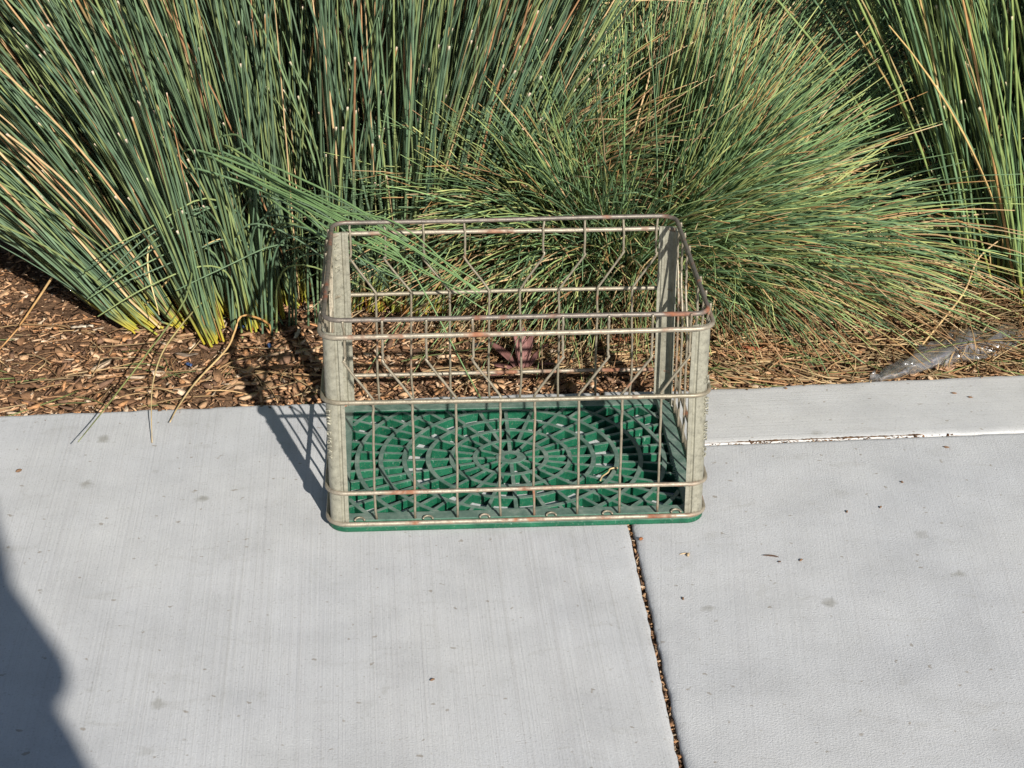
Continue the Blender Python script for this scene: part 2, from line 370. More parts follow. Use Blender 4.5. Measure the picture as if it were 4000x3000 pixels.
# ------------------------------------------------------------------ wire crate
CX, CY = .2395, .1702
ZB, Z3, ZM, Z2, ZT = .0133, .0580, .1828, .2718, .2908
crate = empty('wire_milk_crate', (0, 0, 0), 'worn wire milk crate with green plastic base standing on the concrete', 'crate')
def jitter(P, s):
    P = np.asarray(P, float); return P+rs.normal(0, s, P.shape)
def wire_ring(z, inset, r, mat, cr=.022, wob=.0006):
    loop = [(x, y, z) for x, y in rrect(CX-inset, CY-inset, cr, 8)]
    loop = np.array(dense(loop, .02)); t = np.linspace(0, 2*PI, len(loop), endpoint=False)
    ph = rs.uniform(0, 6, 4)
    loop[:, 2] += wob*(np.sin(2*t+ph[0])+np.sin(5*t+ph[1])*.6); loop[:, :2] *= (1+.0012*np.sin(4*t+ph[2]))[:, None]
    V, F = tube(loop, r, 12, True); return link('wire_ring', mesh(V, F), mat, crate, True)
tag(wire_ring(ZT, .0062, .0030, RIMM, .020), 'dark bare top rim set slightly inward')
wire_ring(Z2, 0, .0031, RAILM, .024); wire_ring(ZM, 0, .0029, WIRE, .024); wire_ring(Z3, 0, .0028, RAILM, .024)
tag(wire_ring(ZB, 0, .0029, RAILM, .026, .0003), 'rust-streaked bottom rail wrapped round the plastic base')
TOPX = [.2100, .1632, .1102, .0545]; MIDX = [.1775, .1292, .0757, .0212]
def upright(path, r=.00165):
    P = catmull(path, 3); P[1:-1] += rs.normal(0, .00025, P[1:-1].shape)
    V, F = tube(P, r, 8); return link('upright_wire', mesh(V, F), WIRE, crate, True)
def up_path(a, b, off, f):
    za = .2367+rs.normal(0, .001); o = off-.0045; ot = off-.0018; j = rs.normal(0, .0006)
    L = [(a, ot, ZT+.0012), (a, ot, ZT-.006), (a+j, o, Z2), (a+j, o, za+.012), (a+j, o, za+.003), (a*.97+b*.03, o, za-.003), (a*.05+b*.95, o, ZM+.006), (b, o, ZM), (b, o, ZM-.02), (b-j, o, .11), (b-j*2, o, Z3), (b, o, ZB+.004)]
    return [f(*p) for p in L]
for s in (-1, 1):
    for a, b in zip(TOPX, MIDX):
        for q_ in (-1, 1): upright(up_path(q_*a, q_*b, CY, lambda x, o, z: (x, s*o, z)))
for s in (-1, 1):
    for a, b in ((.137, .112), (.098, .070), (.052, .022)):
        for q_ in (-1, 1): upright(up_path(q_*a, q_*b, CX, lambda y, o, z: (s*o, y, z)))
# corner posts: rounded angle of sheet steel with pressed beads
def post(sx, sy):
    w = .0235; th = .0012; r = .0115; ox, oy = CX-.0036, CY-.0038
    prof = []                                # outer profile from the end of the x flange round the corner to the end of the y flange
    bead = [(0, 0), (.0045, .0002), (.0058, -.0016), (.0078, -.0016), (.0092, .0002), (w-r, 0)]
    for d, k in bead: prof.append((w-d, k))
    arc = []
    for k in range(1, 9):
        a = PI/2*k/9; arc.append((r-r*math.sin(a), -(r-r*math.cos(a))))
    prof = [(ox-(w-d), oy+k) for d, k in bead]+[(ox-r+r*math.sin(a), oy-r+r*math.cos(a)) for a in [PI/2*k/9 for k in range(1, 9)]]+[(ox+k, oy-(w-d)) for d, k in bead[::-1]]
    P = np.array(prof); T = np.gradient(P, axis=0); T /= np.linalg.norm(T, axis=1)[:, None]; N = np.stack([-T[:, 1], T[:, 0]], 1)
    if (N[len(P)//2]@np.array([1, 1])) > 0: N = -N
    I = P+N*th; z0, z1 = .0118, Z2+.004; n = len(P); zs = [z0, z0+.012, Z3, .10, ZM-.0035, ZM+.004, z1-.004, z1]; V = []
    for z in zs:
        dent = -.0006 if abs(z-ZM) < .006 else 0
        for A in (P, I):
            for a in A: V.append((sx*(a[0]+dent), sy*(a[1]+dent), z))
    F = []
    for k in range(len(zs)-1):
        b0, b1 = 2*n*k, 2*n*(k+1)
        for i in range(n-1):
            F.append((b0+i, b0+i+1, b1+i+1, b1+i)); F.append((b0+n+i+1, b0+n+i, b1+n+i, b1+n+i+1))
        F.append((b0+n, b0, b1, b1+n)); F.append((b0+n-1, b0+2*n-1, b1+2*n-1, b1+n-1))
    for i in range(n-1):
        F.append((i+1, i, n+i, n+i+1)); t = 2*n*(len(zs)-1); F.append((t+i, t+i+1, t+n+i+1, t+n+i))
    me = mesh(V, F); bm = bmesh.new(); bm.from_mesh(me); bmesh.ops.recalc_face_normals(bm, faces=bm.faces); bm.to_mesh(me); bm.free()
    o = link('corner_post', me, SHEET, crate)
    for p in me.polygons: p.use_smooth = True
    me.set_sharp_from_angle(angle=math.radians(35)); return o
POSTS = {(sx, sy): post(sx, sy) for sx in (-1, 1) for sy in (-1, 1)}
# pressed lettering on the posts and the base
def lettering(txt, size, loc, rot, parent, mat, ext=.0009):
    cu = bpy.data.curves.new('t', 'FONT'); cu.body = txt; cu.size = size; cu.extrude = ext; cu.bevel_depth = .0003; cu.bevel_resolution = 0; cu.resolution_u = 2; cu.space_character = 1.35
    to = bpy.data.objects.new('t', cu); COL.objects.link(to); bpy.context.view_layer.update()
    me = bpy.data.meshes.new_from_object(to); bpy.data.objects.remove(to)
    me.transform(Matrix.Translation(loc) @ Matrix(rot).to_4x4()); me.materials.clear()
    o = link('pressed_lettering', me, mat, parent); return o
def basis(x, y):                            # text axes as columns
    x = Vector(x).normalized(); y = Vector(y).normalized(); z = x.cross(y); return Matrix((x, y, z)).transposed()
cu_ = math.sqrt(.5)
rx_, ry_ = CX-.0036-.0115, -(CY-.0038-.0115)
pr = lambda a: (rx_+.0112*math.cos(a), ry_-.0112*math.sin(a))      # point on the rounded front-right corner
px_, py_ = pr(math.radians(52)); lettering('RE\nCA', .0062, (px_-.002, py_-.0002, .201), basis((1, .55, 0), (0, 0, 1)), POSTS[(1, -1)], SHEET)
lettering('SUTK  VENT  CO.', .0085, (px_+.0005, py_+.0002, .176), basis((0, 0, -1), (1, .62, 0)), POSTS[(1, -1)], SHEET)
lettering('ENN  D/GLAY', .0085, (-px_-.0035, py_+.0022, .172), basis((0, 0, -1), (1, -.75, 0)), POSTS[(-1, -1)], SHEET)
lettering('N O M', .012, (-CX+.0085, CY-.0085, .262), basis((0, 0, -1), (.75, .66, 0)), POSTS[(-1, 1)], SHEET, .0012)

# plastic base
FX, FY = .2140, .1447
tray_prof = [(.026, .0008), (.0045, .0), (.0018, .0012), (.0010, .0030), (.0010, .0078), (.0022, .0089), (.0058, .0092), (.0060, .0140), (.0072, .0151), (.0245, .0151), (.0257, .0143), (.0261, .0008)]
V = []; NS = 9; nn = 4*(NS+1)
for ins, z in tray_prof: V += [(x, y, z) for x, y in rrect(CX-ins, CY-ins, max(.026-ins, .005), NS)]
F = []
for k in range(len(tray_prof)-1):
    for i in range(nn):
        j = (i+1) % nn; F.append((k*nn+i, k*nn+j, (k+1)*nn+j, (k+1)*nn+i))
tray = link('base_tray', mesh(V, F), GREEN, crate)
tray['label'] = 'green plastic base with a grid of rings and spokes'
me = tray.data; bm = bmesh.new(); bm.from_mesh(me); bmesh.ops.recalc_face_normals(bm, faces=bm.faces); bm.to_mesh(me); bm.free()
def rib(P, w, z0, z1, name, cap=True):
    """upright rib along a flat polyline, slightly drafted and with broken top edges"""
    P = np.asarray(P, float); T = np.gradient(P, axis=0); T /= np.linalg.norm(T, axis=1)[:, None]; N = np.stack([-T[:, 1], T[:, 0]], 1); n = len(P)
    sec = [(.40*w, z0), (.5*w, z1-.0006), (.42*w, z1), (-.42*w, z1), (-.5*w, z1-.0006), (-.40*w, z0)]; V = []; F = []
    for i in range(n):
        for d, z in sec: V.append((P[i, 0]+N[i, 0]*d, P[i, 1]+N[i, 1]*d, z))
    for i in range(n-1):
        for k in range(6):
            l = (k+1) % 6; F.append((i*6+k, (i+1)*6+k, (i+1)*6+l, i*6+l))
    F.append(tuple(range(6))); F.append(tuple(range((n-1)*6, n*6))[::-1])
    me = mesh(V, F); bm = bmesh.new(); bm.from_mesh(me); bmesh.ops.recalc_face_normals(bm, faces=bm.faces); bm.to_mesh(me); bm.free()
    return link(name, me, GREEN, tray)
RR = [.048+.0316*k for k in range(7)]; inside = lambda x, y, m=.001: abs(x) < FX+m and abs(y) < FY+m
for r in RR:
    N_ = 160; ang = [2*PI*(k+.5)/N_ for k in range(N_)]; ok = [inside(r*math.cos(a), r*math.sin(a)) for a in ang]
    if all(ok):
        P = [(r*math.cos(2*PI*k/96), r*math.sin(2*PI*k/96)) for k in range(97)]; rib(P, .0068, .0006, .0132, 'circular_rib'); continue
    st = ok.index(False); runs = []; cur = []
    for k in range(N_+1):
        a = ang[(st+k) % N_]+(2*PI if st+k >= N_ else 0)
        if ok[(st+k) % N_]: cur.append(a)
        elif cur: runs.append(cur); cur = []
    for run in runs:
        if len(run) > 2: rib([(r*math.cos(a), r*math.sin(a)) for a in run], .0068, .0006, .0132, 'circular_rib')
for k in range(48):
    a = 2*PI*k/48; r0 = .0150 if k % 4 == 0 else (.048 if k % 2 == 0 else RR[3]); c, s = math.cos(a), math.sin(a)
    r1 = min(FX/abs(c) if abs(c) > 1e-6 else 9, FY/abs(s) if abs(s) > 1e-6 else 9)+.001
    if r1-r0 > .006: rib([(c*(r0+(r1-r0)*t), s*(r0+(r1-r0)*t)) for t in np.linspace(0, 1, 4)], .0058, .0009, .0127, 'spoke_rib')
V = []; n = 32
for r, z in ((.0075, .0009), (.0075, .0135), (.0172, .0135), (.0180, .0128), (.0176, .0009)): V += [(r*math.cos(2*PI*k/n)*1.15, r*math.sin(2*PI*k/n), z) for k in range(n)]
F = [(q_*n+k, q_*n+(k+1) % n, ((q_+1) % 5)*n+(k+1) % n, ((q_+1) % 5)*n+k) for q_ in range(5) for k in range(n)]
me = mesh(V, F); bm = bmesh.new(); bm.from_mesh(me); bmesh.ops.recalc_face_normals(bm, faces=bm.faces); bm.to_mesh(me); bm.free()
link('hub', me, GREEN, tray)
lettering('UNITED STEEL', .0085, (FX+.0040, -.085, .0148), basis((0, 1, 0), (-1, 0, 0)), tray, GREEN, .0006)
# wire eyelets that clip the base to the rail
for s in (-1, 1):
    for x in (-.1991, -.1131, -.0414, .043, .1144, .2017):
        P = [(x+.0062*math.cos(a), s*(CY-.0040-.0052*math.sin(a)), .0158+.0020*math.sin(a)) for a in np.linspace(0, PI, 9)]
        V, F = tube(P, .00135, 6); link('eyelet_clip', mesh(V, F), RAILM if rs.random() < .3 else WIRE, crate, True)

# ------------------------------------------------------------------ rush plants
def grow(base, phi, th0, th1, L, K, pw=1.25, wig=.02):
    """base (n,3), azimuth, start and end lean -> (n,K+1,3)"""
    n = len(base); t = (np.arange(K)+.5)/K; th = th0[:, None]+(th1-th0)[:, None]*t[None]**pw
    ph = phi[:, None]+rs.normal(0, wig, (n, 1))*np.linspace(0, 3, K)[None]
    st = (L/K)[:, None, None]*np.stack([np.sin(th)*np.cos(ph), np.sin(th)*np.sin(ph), np.cos(th)], -1)
    return np.concatenate([base[:, None], base[:, None]+np.cumsum(st, 1)], 1)
def lift(P, m=.002):                       # keep stems above the bed
    fl = np.where(P[..., 1] < np.interp(P[..., 0], EX, EY), .001, mh(P[..., 0], P[..., 1])+.004)+m
    P[..., 2] = np.maximum(P[..., 2], fl+rs.uniform(0, .010, P.shape[:1])[:, None]*(P[..., 2] < fl)); return P
def stem_arrays(P, R, C, sides):
    """P (n,k,3) R (n,k) C (n,k,3)"""
    n, k, _ = P.shape; T = np.gradient(P, axis=1); T /= np.maximum(np.linalg.norm(T, axis=2, keepdims=True), 1e-9)
    ref = np.where(np.abs(T[..., 1:2]) < .8, np.array([0, 1.0, 0]), np.array([1.0, 0, 0])); N = np.cross(T, ref); N /= np.maximum(np.linalg.norm(N, axis=2, keepdims=True), 1e-9); B = np.cross(T, N)
    a = 2*PI*np.arange(sides)/sides
    V = P[:, :, None]+R[:, :, None, None]*(np.cos(a)[None, None, :, None]*N[:, :, None]+np.sin(a)[None, None, :, None]*B[:, :, None])
    CC = np.repeat(C[:, :, None], sides, 2)
    i = np.arange(k-1)[:, None]; s = np.arange(sides)[None]; s2 = (s+1) % sides
    qd = np.stack([i*sides+s, i*sides+s2, (i+1)*sides+s2, (i+1)*sides+s], -1).reshape(-1, 4)
    cap = (np.arange(sides)+(k-1)*sides)[None]
    off = (np.arange(n)*k*sides)
    return V, CC, qd, cap, off
def stem_mesh(P, R, C, sides):
    V, CC, qd, cap, off = stem_arrays(P, R, C, sides)
    quads = (off[:, None, None]+qd[None]).reshape(-1, 4); caps = (off[:, None, None]+cap[None]).reshape(-1, sides)
    return fast_mesh(V.reshape(-1, 3), quads, [caps], CC.reshape(-1, 3))
def plant(name, label, group, origin, P, R, C, mat, nind, sides=4, part='stem'):
    root = empty(name, origin, label, 'rush', group)
    # stems that show largest: in front and inside the picture
    u, v, w = to_px(P[:, P.shape[1]//2]); vis = (u > -100) & (u < 4100) & (v > -200) & (v < 2000)
    score = np.where(vis, R.max(1)/w, 0)*np.where(P[:, 0, 1]-P[:, 0, 1].min() < np.quantile(P[:, 0, 1]-P[:, 0, 1].min(), .45), 2, 1)+rs.random(len(P))*1e-6
    order = np.argsort(-score); ind = order[:nind]; rest = order[nind:]
    for i in ind: link(part, stem_mesh(P[i:i+1], R[i:i+1], C[i:i+1], 6 if sides > 3 else 5), mat, root)
    if len(rest): tag(link(part+'s', stem_mesh(P[rest], R[rest], C[rest], sides), mat, root), kind='stuff')
    return root
G1 = np.array([(.105, .165, .090), (.138, .203, .100), (.082, .138, .082), (.190, .235, .092), (.118, .180, .110), (.065, .100, .055), (.155, .195, .082)])
TAN = np.array([(.46, .30, .15), (.52, .37, .20), (.36, .20, .10), (.40, .29, .16)])
def rush_cols(n, k, tan_frac, tipc=True, cut=None, green=G1, basec=True):
    t = np.linspace(0, 1, k)[None, :, None]
    c = green[rs.integers(0, len(green), n)][:, None]*rs.uniform(.75, 1.25, (n, 1, 1))*np.ones((1, k, 1))
    if basec:
        yb = np.array([(.42, .34, .03), (.36, .36, .05), (.40, .16, .03)])[rs.choice(3, n, p=[.45, .4, .15])][:, None]
        c = np.where(t < rs.uniform(.0, .06, (n, 1, 1)), yb, c)
    brown = rs.random(n) < .16
    tip = np.array((.34, .20, .08))
    c = np.where((t > rs.uniform(.75, .98, (n, 1, 1))) & brown[:, None, None], tip, c)
    d = rs.random(n) < tan_frac
    tc = TAN[rs.integers(0, len(TAN), n)][:, None]*rs.uniform(.7, 1.15, (n, 1, 1))
    part = np.where(rs.random((n, 1, 1)) < .6, 0, rs.uniform(.2, .7, (n, 1, 1)))
    c = np.where(d[:, None, None] & (t >= part), tc, c)
    if cut is not None: c = np.where((t > .985) & cut[:, None, None], np.array((.55, .43, .33)), c)
    return c
def tall_rush(cx, cy, rx, ry, n, lean, lmin, lmax, fwd=.10, rad=.00172, tan=.11, K=10, cutf=.42):
    T = n//22; ti = rs.integers(0, T, n); a = rs.uniform(0, 2*PI, T)[ti]; r = np.sqrt(rs.random(T))[ti]; ox = r*np.cos(a)+rs.normal(0, .045, n); oy = r*np.sin(a)+rs.normal(0, .045, n)
    b = np.stack([cx+rx*ox, cy+ry*oy, np.zeros(n)], -1); b[:, 2] = mh(b[:, 0], b[:, 1])-.006
    lx = lean(b[:, 0])+rs.normal(0, .10, T)[ti]+rs.normal(0, .06, n)+rs.standard_t(3, n)*.05; ly = fwd*oy+rs.normal(0, .10, T)[ti]+rs.normal(0, .08, n)-.01
    th = np.arctan(np.hypot(lx, ly)); ph = np.arctan2(ly, lx)
    L = rs.uniform(lmin, lmax, n); cut = rs.random(n) < cutf; L = np.where(cut, L*rs.uniform(.35, .85, n), L)
    P = lift(grow(b, ph, th*.72, th*1.12+rs.normal(.06, .14, n), L, K, 1.2, .035))
    e = P[:, -1]-P[:, -2]; e /= np.linalg.norm(e, axis=1)[:, None]; P = np.concatenate([P[:, :-1], (P[:, -1]-e*.007)[:, None], P[:, -1:]], 1); K += 1
    t = np.linspace(0, 1, K+1)[None]; rr = rad*rs.uniform(.6, 1.25, n)[:, None]
    R = np.where(cut[:, None], rr*(1-.15*t), rr*(1-.62*t**3))
    return P, R, rush_cols(n, K+1, tan, cut=cut)
leanL = lambda x: np.interp(x, [-.68, -.60, -.54, -.46, -.38, -.30, -.15, -.02, .06], [-2.6, -1.5, -.80, -.42, -.24, -.10, .10, .36, .55])

def px_stem(pts, r, col, tipcol=None, n=5):
    """a single stem through photograph pixels with a given depth (y) each"""
    C = catmull([at_y(u, v, y) if y is not None else at_z(u, v, z) for u, v, y, z in pts], n); k = len(C); t = np.linspace(0, 1, k)
    cc = np.repeat(np.array(col)[None], k, 0)
    if tipcol is not None: cc = cc+(np.array(tipcol)-cc)*np.clip((t-.25)/.5, 0, 1)[:, None]
    return C[None], (r*(1-.6*t**3))[None], cc[None]
groupT = 'tall rush clumps'
P, R, C = tall_rush(-.46, .61, .150, .20, 1900, leanL, .55, 1.05)
A = plant('rush_plant', 'tall blue-green rush fanning left over the bare mulch', groupT, (-.47, .60, 0), P, R, C, RUSH, 300)
tanA = (.58, .43, .22)
for pts, r, c, tc in (
    ([(790, 1300, None, -.004), (790, 1120, .46, 0), (764, 1000, .42, 0), (723, 1170, .33, 0), (588, 1364, .25, 0), (411, 1594, .14, 0), (305, 1726, None, .045)], .0015, (.11, .16, .07), (.20, .22, .08)),
    ([(830, 1290, None, -.004), (815, 1180, .42, 0), (776, 1194, .395, 0), (705, 1276, .355, 0), (635, 1376, .305, 0), (599, 1488, .245, 0), (591, 1588, .175, 0), (594, 1729, None, .003)], .0014, (.20, .20, .07), tanA),
    ([(1060, 1320, None, -.004), (1052, 1270, .44, 0), (1000, 1240, .42, 0), (940, 1238, .40, 0), (905, 1329, .365, 0), (870, 1382, .335, 0), (764, 1494, .265, 0), (693, 1594, .19, 0), (664, 1649, None, .008)], .0018, (.46, .25, .09), tanA),
    ([(420, 1010, .62, 0), (330, 1020, .58, 0), (232, 1053, .54, 0), (147, 1170, .47, 0), (65, 1288, .41, 0), (-20, 1385, None, .002)], .0021, tanA, (.45, .25, .10)),
    ([(520, 930, .55, 0), (590, 800, .50, 0), (640, 830, .45, 0), (585, 950, .42, 0), (580, 1060, .40, 0), (622, 1230, .37, 0)], .0019, (.58, .45, .22), None),
    ([(560, 1200, .48, 0), (690, 1060, .46, 0), (800, 960, .44, 0), (900, 920, .44, 0)], .0017, (.55, .40, .18), None),
    ([(120, 350, .62, 0), (230, 325, .60, 0), (350, 315, .60, 0)], .0020, (.52, .38, .14), None),
    ([(-20, 380, .70, 0), (120, 560, .62, 0), (260, 660, .56, 0), (420, 720, .52, 0)], .0018, (.52, .34, .14), None)):
    link('stem', stem_mesh(*px_stem(pts, r, c, tc), 6), RUSH, A)
P, R, C = tall_rush(-.175, .65, .18, .17, 2000, leanL, .50, 1.0)
Bp = plant('rush_plant', 'tall blue-green rush standing behind the left half of the crate', groupT, (-.175, .64, 0), P, R, C, RUSH, 300)
# stems that flop forward over the back left corner of the crate
for k in range(16):
    j = lambda s: rs.normal(0, s)
    dy = j(55); sl = rs.uniform(.8, 1.1)
    pts = [(990+j(50), 1290, None, -.004), (860+j(60), 760+dy, .47, 0), (850+j(60), 620+dy, .42, 0), (1050+j(20), 720+dy, .33, 0), (1290, 850+dy*.9+j(12), .225, 0), (1560, 990+dy*.8+j(25), .15, 0)]
    if k % 3 == 0: pts.append((1560+330*sl, 990+dy*.7+190*sl, .09, 0))
    if k == 4: pts += [(1880, 1560, -.0+.06, 0)]
    link('stem', stem_mesh(*px_stem(pts, .0018, G1[k % 5]*1.3, (.15, .25, .10)), 6), RUSH, Bp)
for k in range(26):                        # short limp stems arching over beside the crate
    u0 = rs.uniform(900, 1290); b = at_z(u0, 1300+rs.normal(0, 12), -.004); s_ = rs.uniform(.12, .26); sg = 1 if rs.random() < .75 else -1
    P_ = catmull([b, b+np.array([sg*.01, -.01, s_*.75]), b+np.array([sg*.05, -.04, s_]), b+np.array([sg*.13, -.08, s_*.88]), b+np.array([sg*.20, -.10, s_*rs.uniform(.5, .8)])], 4)
    t = np.linspace(0, 1, len(P_)); link('stem', stem_mesh(P_[None], (.0018*(1-.5*t))[None], np.repeat((G1[k % 5]*rs.uniform(.8, 1.2))[None], len(P_), 0)[None], 6), RUSH, Bp)
P, R, C = tall_rush(-.36, .98, .36, .17, 1300, leanL, .6, 1.1, .1)
plant('rush_plant', 'tall rush filling the top left behind the two front clumps', groupT, (-.36, .96, 0), P, R, C, RUSH, 120)
leanR = lambda x: np.interp(x, [.70, .80, .90, 1.05], [-.62, -.26, -.05, .35])
P, R, C = tall_rush(.90, .58, .14, .16, 720, leanR, .55, 1.05, .1, .0020, .07)
C *= np.array([1.05, 1.12, .92])
plant('rush_plant', 'tall bright green rush at the right edge above the plastic wrapper', groupT, (.885, .58, 0), P, R, C, RUSH, 220)

P, R, C = tall_rush(1.22, .66, .17, .18, 700, lambda x: (x-1.22)*2.2, .6, 1.1)  # added clump, mostly out of view, to cast shadow on the rushes behind
plant('rush_plant', 'tall rush added just past the right edge to shade the top right corner', groupT, (1.22, .66, 0), P, R, C, RUSH, 20)

G2 = np.array([(.140, .225, .100), (.190, .280, .118), (.092, .160, .082), (.265, .325, .125), (.155, .240, .130), (.33, .35, .14), (.07, .115, .06)])
G2 = G2*np.array([1.16, 1.18, 1.14])
def mound(cx, cy, r, n, lmin, lmax, rad, tan, K=9, up=.45, drift=(0, 0), mnL=None):
    a = rs.uniform(0, 2*PI, n); q_ = np.sqrt(rs.random(n)); b = np.stack([cx+r*q_*np.cos(a), cy+r*q_*np.sin(a), np.zeros(n)], -1); b[:, 2] = mh(b[:, 0], b[:, 1])-.004
    T = max(24, n//75); ti = rs.integers(0, T, n); ta = rs.uniform(0, 2*PI, T); tq = np.sqrt(rs.random(T))
    a = ta[ti]+rs.normal(0, .10, n); q_ = np.clip(tq[ti]+rs.normal(0, .05, n), 0, 1.1); b[:, 0] = cx+r*q_*np.cos(a); b[:, 1] = cy+r*q_*np.sin(a); b[:, 2] = mh(b[:, 0], b[:, 1])-.004
    ph = a+rs.normal(0, .45, T)[ti]+rs.normal(0, .20, n)+rs.standard_t(3, n)*.10; s = np.clip(q_*.95+rs.normal(0, .22, T)[ti]+rs.normal(0, .12, n), 0, 1.25)
    fr_ = np.clip(-np.sin(ph), 0, 1); th0 = .05+.74*s; th1 = .24+(1.12+.55*fr_)*s**1.1+rs.normal(0, .16, T)[ti]+rs.normal(0, .15, n)
    L = rs.uniform(lmin, lmax, n)*(1-.02*s)
    P = grow(b, ph, th0, th1, L, K, 1.1, .09)
    t3 = (np.linspace(0, 1, K+1)**1.5)[None]; P[..., 0] += drift[0]*t3; P[..., 1] += drift[1]*t3
    lim = np.interp(P[..., 0], EX, EY)+.012  # blades stop at the slab edge
    P = lift(P); t = np.linspace(0, 1, K+1)[None]; R = rad*rs.uniform(.7, 1.25, n)[:, None]*(1-.70*t**3)
    C = rush_cols(n, K+1, 0, green=G2, basec=False)
    dead = rs.random(n) < np.clip(tan+.62*np.clip(s-.9, 0, 1)*1.6, 0, .8)
    tc = (TAN*np.array([1.12, 1.18, 1.25]))[rs.integers(0, 4, n)][:, None]*rs.uniform(.7, 1.15, (n, 1, 1)); C = np.where(dead[:, None, None], tc, C)
    keep = (P[..., 1] > lim-.02).all(1)
    return P[keep], R[keep], C[keep]
groupM = 'low fine-bladed rush mounds'
P, R, C = mound(.25, .73, .20, 5600, .28, .53, .00155, .07, drift=(.04, -.05))
nf = 1500; bx = np.stack([rs.uniform(.14, .50, nf), rs.uniform(.50, .78, nf), np.zeros(nf)], -1); bx[:, 2] = mh(bx[:, 0], bx[:, 1])
gi = rs.integers(0, 40, nf); phf = -PI/2+np.clip((bx[:, 0]-.24)*2.8, -.35, .95)+rs.normal(0, .22, 40)[gi]+rs.normal(0, .22, nf)
Pf = lift(grow(bx, phf, rs.uniform(.55, 1.15, nf), rs.uniform(1.55, 2.05, nf), rs.uniform(.20, .44, nf), 9, 1.0, .07)); tf = np.linspace(0, 1, 10)[None]
Rf = .00150*rs.uniform(.7, 1.25, nf)[:, None]*(1-.7*tf**3); Cf = rush_cols(nf, 10, .32, green=G2, basec=False)
kf = (Pf[..., 1] > np.interp(Pf[..., 0], EX, EY)+.004).all(1)
P, R, C = np.concatenate([P, Pf[kf]]), np.concatenate([R, Rf[kf]]), np.concatenate([C, Cf[kf]])
Mm = plant('rush_plant', 'low mounding fine-bladed rush right behind the crate, arching outward', groupM, (.29, .74, 0), P, R, C, BLADE, 300, 3, 'blade')
P, R, C = mound(.07, .95, .15, 2300, .30, .54, .0016, .40, drift=(.05, 0))
plant('rush_plant', 'straw-flecked fine rush between the tall clump and the low mound', groupM, (.09, .93, 0), P, R, C, BLADE, 120, 3, 'blade')
for x, y, n, lab in ((.30, 1.45, 1900, 'shaded fine rush at the top centre behind the low mound'), (.85, 1.35, 1700, 'dark shaded rush at the top right between mound and tall clump'), (1.35, 1.3, 700, 'shaded rush far right behind the tall bright clump'), (.55, 2.0, 1500, 'farthest dark rush at the top edge right of centre'), (0.0, 1.95, 1100, 'farthest dark rush at the top edge left of centre'), (1.15, 2.1, 1300, 'farthest dark rush in the top right corner')):
    P, R, C = mound(x, y, .22, int(n*.75), .45, .8, .0017, .10, 8); P_ = plant('rush_plant', lab, groupM, (x, y, 0), P, R, C, BLADE, 40, 3, 'blade')
# long dry stalks arching across the mounds
for pts in ([(2080, 720, .80, 0), (2250, 480, .85, 0), (2480, 210, .9, 0), (2700, 130, .95, 0), (2900, 150, 1.0, 0)], [(2100, 430, .9, 0), (2300, 250, .95, 0), (2600, 190, 1.0, 0), (2900, 165, 1.1, 0)], [(2120, 60, .9, 0), (2300, 20, .9, 0), (2560, 0, .9, 0), (2760, 15, .9, 0)],
            [(2620, 860, .6, 0), (2800, 620, .62, 0), (2860, 300, .66, 0), (2862, 90, .7, 0)], [(2450, 700, .7, 0), (2480, 500, .7, 0), (2540, 260, .75, 0), (2500, 60, .8, 0)], [(3250, 1180, .45, 0), (3450, 950, .5, 0), (3640, 880, .52, 0)], [(3600, 1350, .32, 0), (3760, 1150, .4, 0), (3830, 1000, .45, 0), (3990, 880, .5, 0)],
            [(3150, 1150, .47, 0), (3350, 860, .55, 0), (3700, 600, .62, 0)], [(2640, 1000, .5, 0), (2800, 830, .55, 0)], [(2900, 60, 1.0, 0), (3100, 130, 1.0, 0), (3400, 190, 1.0, 0)], [(3000, -20, .9, 0), (3300, 200, .8, 0), (3500, 260, .8, 0)]):
    link('blade', stem_mesh(*px_stem(pts, .0016, (.48, .33, .16), (.50, .36, .20), 7), 5), BLADE, Mm)

# ------------------------------------------------------------------ dry straw and leaves on the bed
def strands(n, x0, x1, d0, d1, lmin, lmax, rad, ang0, spread, pw=1.0, hz=.012):
    xy = bed_points(n, x0, x1, d0, d1, pw); b = np.stack([xy[:, 0], xy[:, 1], mh(xy[:, 0], xy[:, 1])+rs.uniform(.004, hz, n)], -1)
    ph = rs.normal(ang0, spread, n); L = rs.uniform(lmin, lmax, n)
    P = grow(b, ph, PI/2-rs.uniform(0, .25, n), PI/2+rs.uniform(0, .3, n), L, 6, 1, .25); P[..., :2] -= (P[:, 3:4, :2]-P[:, :1, :2])
    lim = np.interp(P[..., 0], EX, EY)+.002; P[..., 1] = np.maximum(P[..., 1], lim); P[..., 2] = np.maximum(P[..., 2], mh(P[..., 0], P[..., 1])+.005)
    R = rad*rs.uniform(.6, 1.2, n)[:, None]*np.ones((1, 7)); tc = np.concatenate([TAN, TAN*.6, np.array([(.28, .15, .07), (.14, .17, .06)])])
    C = tc[rs.integers(0, len(tc), n)][:, None]*rs.uniform(.7, 1.15, (n, 1, 1))*np.ones((1, 7, 1)); return P, R, C
parts = [strands(900, .26, .95, .006, .36, .05, .17, .0011, -.7, .8, 1.1), strands(700, .68, .98, .03, .30, .06, .22, .0009, 2.2, .9, 1, .05), strands(300, -.1, .30, .06, .34, .05, .16, .0012, .5, .6), strands(150, -.85, -.2, .01, .3, .04, .13, .001, .3, 1.2)]
tag(link('dry_straw', stem_mesh(*[np.concatenate([p[i] for p in parts]) for i in range(3)], 3), BLADE), 'dry tan rush straw littering the mulch on the right', 'straw', kind='stuff')

